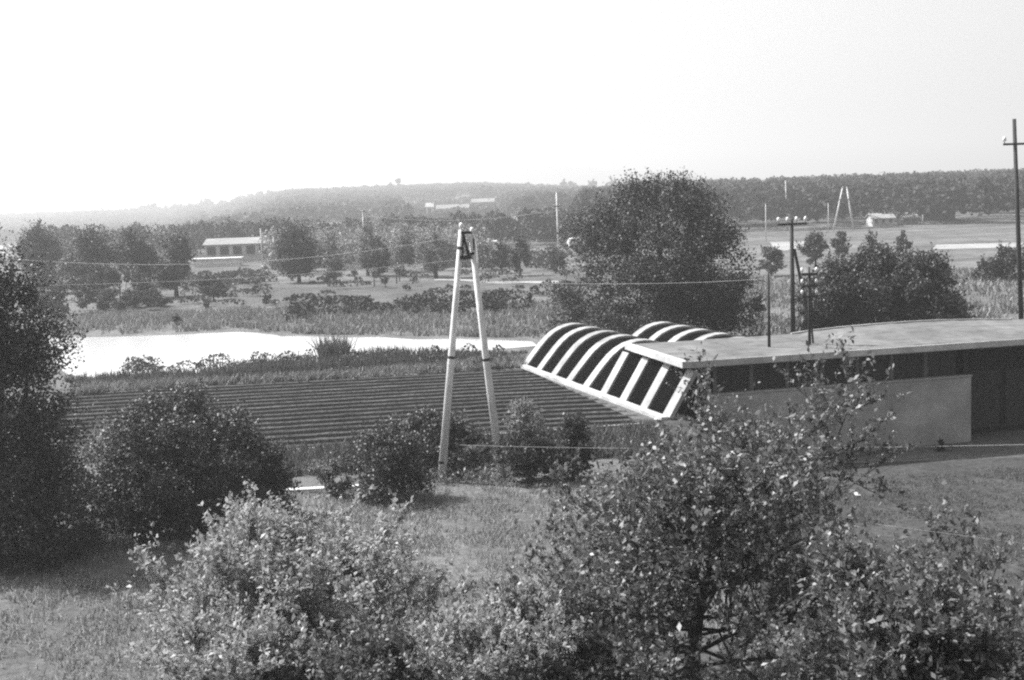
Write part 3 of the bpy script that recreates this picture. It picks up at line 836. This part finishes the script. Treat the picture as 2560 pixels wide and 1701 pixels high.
tb = spot(1446, 620); tr = empty('truck', tb, 'small white truck parked left of the big round tree', 'truck'); tr.rotation_euler.z = .2
MB().prism([(-2.1, .5), (-2.1, 1.3), (-1.75, 2.0), (-.9, 2.1), (-.8, .5)], -1.0, 1.0).build('cab', M['white_paint'], tr, bevel=.04)
MB().box(-.75, 2.3, -1.05, 1.05, .75, 2.15).build('cargo_box', M['pale_wall'], tr, bevel=.04)
MB().box(-2.0, 2.2, -.7, .7, .45, .74).build('chassis', M['steel'], tr)
MB().box(-1.8, -1.1, -1.02, -1.003, 1.35, 1.85).build('side_window', M['window_dark'], tr)
for x in (-1.45, 1.4):
    for y in (-.95, .95):
        MB().tube([(x, y - .12, .42), (x, y + .12, .42)], [.42, .42], 14).build('wheel', M['tyre'], tr)

ORD = ['first', 'second', 'third', 'fourth', 'fifth', 'sixth', 'seventh', 'eighth', 'ninth', 'tenth', 'eleventh', 'twelfth', 'thirteenth', 'fourteenth', 'fifteenth',
       'sixteenth', 'seventeenth', 'eighteenth', 'nineteenth', 'twentieth', 'twenty-first', 'twenty-second', 'twenty-third', 'twenty-fourth', 'twenty-fifth', 'twenty-sixth',
       'twenty-seventh', 'twenty-eighth', 'twenty-ninth', 'thirtieth', 'thirty-first', 'thirty-second', 'thirty-third', 'thirty-fourth', 'thirty-fifth', 'thirty-sixth',
       'thirty-seventh', 'thirty-eighth', 'thirty-ninth', 'fortieth', 'forty-first', 'forty-second', 'forty-third', 'forty-fourth', 'forty-fifth']

# ------------------------------------------------------------------ woods on the horizon (masses) and the trees of the far tree line
def wood(name, label, n, a0, a1, d0, d1, hmin, hmax, per, leaf, r0=2.5, r1=4.2, mat='leaf_wood'):
    a = rng.uniform(a0, a1, n); d = rng.uniform(d0, d1, n); x = a * d; z = ter(x, d); h = rng.uniform(hmin, hmax, n); r = rng.uniform(r0, r1, n)
    gap = (a > -.082) & (a < .0) & (d > 450)                           # open slope below the ridge buildings
    h = np.where(gap & (d < 1040), h * np.where(d < 700, .4, .5), h); keep = ~(gap & (d >= 690) & (d < 1075) & (rng.random(n) < .5)); x, d, z, h, r = x[keep], d[keep], z[keep], h[keep], r[keep]; n = len(x)
    q = unit(n * per); q[:, 2] = np.where(q[:, 2] < -.5, -q[:, 2], q[:, 2])
    k = np.repeat(np.arange(n), per)
    lump = 1 + .25 * np.sin(q[:, 0] * 5 + k) * np.sin(q[:, 1] * 5 + 2 * k)
    p = np.stack([x[k] + q[:, 0] * r[k] * lump, d[k] + q[:, 1] * r[k] * lump, z[k] + h[k] * .56 + q[:, 2] * h[k] * .44 * lump], 1)
    v, f = leaf_quads(p, leaf, .8)
    stuff(name, label, 'wood', v, f, M[mat])


wood('wood', 'dense wood on the slope along the right horizon', 1700, .06, .46, 315, 820, 7, 10.5, 140, 1.2, 2.6, 4.6)
wood('wood', 'hazy wood along the horizon behind the ridge buildings', 1900, -.25, .1, 560, 1750, 5, 9, 110, 2.1, 4, 7)
wood('wood', 'palest wood along the left horizon', 1900, -.46, -.235, 850, 2000, 8, 12, 110, 2.6, 4.5, 8)
wood('wood', 'low belt of trees behind the pale tree row and the long building', 360, -.37, .06, 268, 325, 3.0, 7.5, 150, .75, 1.5, 3.6)
wood('wood', 'pale loose belt of young trees left of the A-frame pole', 90, -.185, -.02, 205, 258, 3, 7, 160, .5, 1.2, 2.8, 'leaf_pale')
wood('wood', 'dark belt of bushes under the pale trees left of the A-frame pole', 60, -.19, -.02, 196, 240, 1.5, 4, 130, .5, 1.2, 2.6, 'leaf_mid')
wood('hedge', 'dark irregular hedge right of the A-frame pole below the pale sheds', 60, -.045, .045, 188, 222, .8, 2.6, 90, .45, .9, 2.2, 'leaf_mid')
wood('scrub', 'low mixed shrubs along the near bank of the pond', 60, -.3, -.01, 82, 87, .35, 1.2, 110, .16, .3, 1.0, 'leaf_mid')
wood('scrub', 'low scattered bushes over the meadow beyond the pond', 80, -.3, .05, 138, 200, .3, 1.3, 70, .32, .4, 1.3, 'leaf_mid')
wood('scrub', 'low bushes around the foot of the long building', 60, -.29, -.19, 172, 200, .5, 1.6, 90, .45, .9, 2.4, 'leaf_mid')
wood('scrub', 'dark low scrub in a band on the far bank of the pond', 70, -.17, .005, 119, 134, .4, 1.7, 90, .3, .5, 1.7)

SKY = [(-20, 548), (100, 537), (200, 524), (300, 514), (400, 505), (500, 498), (560, 496), (620, 482), (700, 480), (760, 488), (830, 482), (880, 468), (930, 470), (975, 456), (1010, 462), (1045, 476)]
x = -15; ti = 0
while x < 1045:
    yt = np.interp(x, [p[0] for p in SKY], [p[1] for p in SKY]) + rng.uniform(-7, 9)
    wd = rng.uniform(22, 44)
    D = np.interp(x, [0, 500, 1040], [1850, 1750, 1500]) + rng.uniform(-25, 25)
    tree('far_tree', 'hazy tree, %s from the left along the far tree line on the left horizon' % ORD[ti], x, x + wd, yt, 0, 'leaf_wood', .1, 14, 3.5, 7, group='trees of the far tree line', dist=D, csz=.4, maxn=700)
    x += wd * rng.uniform(.75, 1.15); ti += 1
for ti, (x0, x1, yt) in enumerate(((1276, 1318, 458), (1318, 1345, 460), (1386, 1430, 452), (1452, 1480, 450), (1505, 1545, 447))):
    tree('far_tree', 'round hazy skyline tree, %s rightwards from the ridge buildings' % ORD[ti], x0, x1, yt, 0, 'leaf_wood', .1, 14, 4, 7, group='round skyline trees', dist=1400, csz=.4, maxn=700)
for x0, x1, yt, sd_ in ((948, 962, 452, 'left and lower'), (968, 982, 447, 'right and taller')):
    tree('spruce', 'narrow pointed skyline spruce left of the ridge buildings, the %s of two' % sd_, x0, x1, yt, 0, 'leaf_wood', .05, 14, 5, 6, group='skyline spruces', dist=1450, csz=.5, power=2.2, maxn=600)
tree('far_tree', 'dark hazy tree between the ridge-top building and the right-end house', 1178, 1200, 462, 0, 'leaf_wood', .1, 12, 4, 7, dist=1040, csz=.4)
tree('far_tree', 'small dark hazy tree right above the right-end ridge house', 1200, 1216, 470, 0, 'leaf_wood', .1, 12, 4, 7, dist=1042, csz=.4)

# ------------------------------------------------------------------ trees and bushes of the middle distance
T = tree
T('tree', 'tall dark oval tree left of the other dark trees beyond the pond', 52, 158, 563, 735, 'leaf_mid', .06, 40, 7, 5.5, csz=.34)
T('tree', 'broad dark tree second from the left beyond the pond', 165, 300, 582, 752, 'leaf_mid', .05, 40, 7, 5.5, csz=.34)
T('tree', 'taller slim dark tree third from the left beyond the pond', 296, 392, 574, 748, 'leaf_mid', .05, 36, 7, 5.5, csz=.34)
T('tree', 'dark tree at the right end of the dark tree group beyond the pond', 392, 490, 584, 742, 'leaf_mid', .05, 36, 7, 5.5, csz=.34)
T('bush', 'wide dark thicket at the foot of the dark trees beyond the pond', 175, 430, 665, 775, 'leaf_mid', .0, 60, 5, 5, cat='bush')
T('bush', 'thicket at the left below the tall dark oval tree', 60, 175, 690, 790, 'leaf_mid', .0, 36, 5, 5, cat='bush')
T('tree', 'small dark tree alone in front of the long building', 495, 572, 688, 752, 'leaf_mid', .1, 26, 5, 5)
T('tree', 'dark bushy tree right of the long building', 690, 806, 566, 708, 'leaf_mid', .04, 40, 6.5, 5.5, csz=.34)
T('tree', 'pale loose tree beside the dark bushy tree', 790, 880, 578, 706, 'leaf_pale', .1, 30, 2.6, 5)
T('tree', 'pale tree with pointed crown behind the thin pale pole', 880, 960, 556, 690, 'leaf_pale', .1, 30, 3, 5, power=1.4)
T('tree', 'round dark tree among the pale trees', 908, 982, 592, 692, 'leaf_mid', .03, 30, 5, 5)
T('tree', 'pale feathery tree in the middle of the pale tree row', 966, 1050, 556, 692, 'leaf_pale', .08, 34, 3, 5)
T('tree', 'pale feathery tree at the right end of the pale tree row', 1040, 1140, 552, 696, 'leaf_pale', .06, 34, 3, 5)
T('tree', 'slim dark tree left of the pair right of the A-frame pole', 1232, 1278, 600, 684, 'leaf_mid', .05, 24, 5, 5)
T('tree', 'taller dark tree right of the pair right of the A-frame pole', 1272, 1328, 590, 690, 'leaf_mid', .12, 26, 5, 5)
T('bush', 'dark bush at the foot of the slender pale pole', 1362, 1424, 618, 678, 'leaf_mid', .0, 24, 5, 5, cat='bush')
T('tree', 'big round leafy tree behind the greenhouse', 1432, 1878, 446, 862, 'leaf_mid', .0, 260, 6, 6.5, csz=.2, maxn=110000, dome=True, rag=.45, blunt=3.6)
T('bush', 'loose bush at the left foot of the big round tree', 1372, 1470, 700, 850, 'leaf_mid', .0, 30, 3.5, 6, cat='bush')
T('bush', 'low bush right of the big round tree beside the plain roof mast', 1885, 1970, 620, 690, 'leaf_mid', .0, 26, 4, 5, cat='bush')
T('bush', 'tiny dark bush under the right side of the big round tree', 1880, 1914, 738, 785, 'leaf_dark', .0, 14, 5, 5, cat='bush')
T('tree', 'dark rounded tree right of the insulator mast, left of three merged crowns behind the roof', 1990, 2170, 640, 842, 'leaf_bush', .0, 90, 7, 6.5, csz=.26, maxn=40000, dome=True, rag=.5)
T('tree', 'dark rounded tree in the middle of three merged crowns behind the roof', 2080, 2320, 612, 836, 'leaf_bush', .0, 120, 7, 6.5, csz=.24, maxn=40000, dome=True, rag=.5)
T('tree', 'dark rounded tree, right of three merged crowns behind the roof', 2230, 2424, 634, 840, 'leaf_bush', .0, 100, 7, 6.5, csz=.26, maxn=40000, dome=True, rag=.5)
T('tree', 'small dark tree behind the insulator mast and telephone pole', 2000, 2078, 582, 668, 'leaf_mid', .04, 26, 4.5, 5)
T('tree', 'small dark tree at the foot of the distant A-frame pole', 2082, 2128, 574, 652, 'leaf_mid', .06, 22, 4.5, 5)
T('tree', 'small dark tree in the middle above the round dark trees', 2158, 2206, 580, 652, 'leaf_mid', .06, 22, 4.5, 5)
T('tree', 'small dark tree on the right above the round dark trees', 2236, 2280, 580, 650, 'leaf_mid', .06, 22, 4.0, 5)
T('bush', 'large dark bush at the right edge below the pale road', 2470, 2600, 612, 702, 'leaf_bush', .0, 40, 5, 5.5, cat='bush')
T('bush', 'lower dark bush left of the large bush at the right edge', 2425, 2500, 640, 702, 'leaf_mid', .0, 26, 4, 5.5, cat='bush')
T('bush', 'dark bush beyond the right end of the flat roof', 2490, 2570, 800, 860, 'leaf_bush', .0, 26, 5, 6, cat='bush', dist=92)
# dark round bushes dotted over the meadow
for i, (x, y, r) in enumerate(((670, 742, 10), (826, 752, 11), (922, 744, 11), (1006, 757, 12), (1210, 750, 12), (1324, 752, 14), (445, 800, 11), (1240, 772, 8), (515, 765, 8))):
    T('bush', 'small dark round bush dotted on the far meadow, ' + ('alone, farthest left' if i == 6 else ORD[[2, 3, 4, 5, 6, 8, 0, 7, 1][i]] + ' from the left'), x - r, x + r, y - r * 1.1, y + r * 1.2, 'leaf_dark', .0, 10, 5, 4.5, cat='bush', group='dotted meadow bushes', maxn=900)
SX = sorted(rng.uniform(800, 1090, 9))
for i in range(9):                                      # young orchard
    x = SX[i]; y = 722 - (x - 800) * .045 + rng.uniform(-12, 6)
    T('sapling', 'thin sapling, %s from the left in the sapling row left of the A-frame pole' % ORD[i], x - 8 - 8 * rng.random(), x + 8 + 8 * rng.random(), y - rng.uniform(30, 66), y, 'leaf_pale' if i % 3 else 'leaf_mid', rng.uniform(.15, .4), 10, 2.0, 4.5, group='row of saplings', maxn=420, csz=.45)

# ------------------------------------------------------------------ near bushes and trees
T('tree', 'tall dark tree filling the left edge', -205, 235, 606, 1395, 'leaf_bush', .0, 260, 7, 9, csz=.24, maxn=90000, deep=.9, dome=True, blunt=1.5, rag=1.1)
T('bush', 'pale shrub between the left-edge tree and the large dark bush', 205, 360, 1040, 1275, 'leaf_pale', .0, 36, 3.2, 8, cat='bush')
T('bush', 'large dark rounded bush left of the A-frame pole', 215, 690, 990, 1318, 'leaf_bush', .0, 170, 7, 8, cat='bush', csz=.24, maxn=60000)
T('bush', 'lighter right shoulder of shrubs beside the large dark bush', 560, 745, 1075, 1296, 'leaf_bush', .0, 50, 4.5, 8, cat='bush')
T('bush', 'thin upright shrub between the large dark bush and the round bush', 790, 868, 1110, 1242, 'leaf_pale', .0, 24, 2.4, 7, cat='bush')
T('bush', 'round dark bush with light top left of the A-frame pole', 860, 1066, 1050, 1246, 'leaf_bush', .0, 56, 5, 7.5, cat='bush')
T('bush', 'wide bush behind the left leg of the A-frame pole', 968, 1214, 1022, 1170, 'leaf_bush', .0, 60, 5, 7.5, cat='bush')
T('bush', 'small loose shrub against the ploughed field right of the A-frame pole', 1250, 1372, 1000, 1100, 'leaf_pale', .0, 30, 2.6, 7, cat='bush')
T('bush', 'dark bush with sunlit top just right of the A-frame pole', 1254, 1400, 1058, 1205, 'leaf_bush', .0, 46, 5, 7.5, cat='bush')
T('bush', 'darker bush touching the fruit tree right of the A-frame pole', 1378, 1490, 1042, 1200, 'leaf_bush', .0, 46, 5, 7.5, cat='bush')
T('bush', 'small round dark shrub at the foot of the hall wall, left one', 2202, 2223, 1110, 1136, 'leaf_dark', .0, 10, 6, 5, cat='bush')
T('bush', 'small round dark shrub at the foot of the hall wall, right one', 2340, 2362, 1098, 1128, 'leaf_dark', .0, 10, 6, 5, cat='bush')

def near_spot(px, D):
    q = at(px, 1650, D); q.z = float(ter(q.x, q.y)); return q


grown_tree('fruit_tree', 'bushy sunlit tree with bright leaves at the bottom left of the middle', near_spot(735, 29), .4, .11, 28, (2.9, 4.1), (5, 56), 10, (1.0, 1.7), 13, (.4, .95), 14, 'leaf_sunny', .135, .75, drop=.01)
grown_tree('fruit_tree', 'large fruit tree with dark trunk in front of the hall', near_spot(1722, 27), 3.1, .17, 32, (3.8, 5.1), (-8, 50), 11, (1.2, 2.2), 11, (.45, 1.05), 13, 'leaf_fruit', .13, .5, lean=(.7, 0), drop=.02, skew=.36)
grown_tree('fruit_tree', 'nearest tree with large leaves in the bottom right corner', near_spot(2310, 19.5), 3.2, .12, 32, (2.1, 3.2), (-10, 60), 9, (.8, 1.3), 10, (.35, .8), 13, 'leaf_fruit', .125, .4)
grown_tree('shrub', 'low bright leafy shrub at the bottom between the two fruit trees', near_spot(1225, 24.5), .3, .06, 15, (1.9, 2.6), (22, 82), 8, (.7, 1.1), 10, (.35, .8), 13, 'leaf_sunny', .12, .8, cat='shrub')
grown_tree('shrub', 'dark leafy shrub at the bottom left of the dark fruit tree trunk', near_spot(1400, 25.5), .4, .07, 12, (1.8, 2.4), (20, 84), 8, (.8, 1.2), 10, (.4, .85), 13, 'leaf_fruit', .12, .6, cat='shrub')
grown_tree('shrub', 'low leafy shrub at the bottom edge in front of the bushy sunlit tree', near_spot(600, 25.5), .3, .06, 15, (1.7, 2.3), (15, 80), 8, (.7, 1.1), 10, (.35, .8), 13, 'leaf_sunny', .12, .7, cat='shrub')
grown_tree('shrub', 'dark low shrub at the bottom edge right of the low leafy shrub', near_spot(930, 25.0), .3, .06, 14, (1.5, 2.1), (15, 80), 8, (.7, 1.1), 10, (.35, .8), 13, 'leaf_fruit', .12, .7, cat='shrub')

# ------------------------------------------------------------------ grass, reeds and weeds
g = scatter([(-150, 1290), (700, 1240), (1560, 1180), (1860, 1300), (1980, 1800), (-250, 1800)], 60000, .5, .3)
v, f = blades(g, .17, .04)
lg = scatter([(1700, 1240), (2100, 1190), (2750, 1160), (2800, 1800), (1950, 1800)], 60000, .5, .3)
stuff('grass', 'rough sunlit grass in front of the bushes', 'grass', v, f, M['grass_blade'])
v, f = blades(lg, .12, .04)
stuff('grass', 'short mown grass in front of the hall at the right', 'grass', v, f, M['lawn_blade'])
g = scatter([(160, 955), (420, 944), (700, 924), (900, 906), (1150, 888), (1320, 880), (1310, 900), (900, 935), (600, 955), (200, 975)], 16000, .3, .5)
v, f = blades(g, (.2 + .75 * ss(-g[:, 0], -1, 9)) * rng.uniform(.5, 1.2, len(g)) * (1 - .35 * ss(-g[:, 0], 16, 24)), .07, .22)
stuff('reeds', 'dark reeds along the near bank of the pond', 'reeds', v, f, M['reed'])
g = scatter([(800, 905), (860, 900), (880, 912), (810, 918)], 500, 0)
v, f = blades(g, 1.7, .09, .25)
stuff('reeds', 'taller tuft of reeds at the near bank of the pond', 'reeds', v, f, M['reed'])
g = scatter([(180, 975), (600, 952), (900, 932), (1310, 900), (1312, 920), (900, 948), (500, 968), (180, 992)], 9000, .4, .5)
v, f = blades(g, .5, .09, .5)
stuff('weeds', 'sunlit weeds between the reeds and the ploughed field', 'weeds', v, f, M['weed'])
g = scatter([(130, 790), (700, 775), (1400, 760), (1400, 848), (1150, 843), (860, 838), (700, 835), (600, 824), (300, 838), (130, 842)], 14000, .6, .12)
v, f = blades(g, .6, .14, .4)
stuff('weeds', 'rough marsh weeds on the far bank of the pond', 'weeds', v, f, M['weed'])
g = scatter([(520, 1150), (760, 1130), (1660, 1068), (1690, 1130), (1480, 1150), (1000, 1185), (520, 1200)], 9000, .3, .5)
v, f = blades(g, .45, .08, .4)
stuff('weeds', 'dark weeds between the low kerb of the field and the bushes', 'weeds', v, f, M['reed'])
g = scatter([(1850, 700), (2600, 660), (2600, 850), (1850, 860)], 12000, .6, .08)
v, f = blades(g, .5, .16, .4)
stuff('weeds', 'rough weeds on the meadow behind the flat roof', 'weeds', v, f, M['weed'])
g = scatter([(1020, 1195), (1060, 1160), (1265, 1150), (1290, 1190), (1240, 1215), (1040, 1215)], 2600, .3, .6)
v, f = leaf_quads(g + np.stack([np.zeros(len(g))] * 2 + [rng.uniform(.05, .5, len(g))], 1), .14, .5)
stuff('weeds', 'leafy weeds around the feet of the A-frame pole', 'weeds', v, f, M['leaf_pale'])

# ------------------------------------------------------------------ haze
hz = MB().box(-6400, 6400, -150, 7200, -12, 215).build('haze', None)
m, n, l = new_mat('haze')
out = n.new('ShaderNodeOutputMaterial'); pv = n.new('ShaderNodeVolumePrincipled')
pv.inputs['Color'].default_value = grey(.95)
pv.inputs['Density'].default_value = .0006
pv.inputs['Anisotropy'].default_value = .45
l.new(pv.outputs[0], out.inputs['Volume'])
hz.data.materials.append(m)
tag(hz, 'pale summer haze over the whole valley', 'haze', kind='stuff')
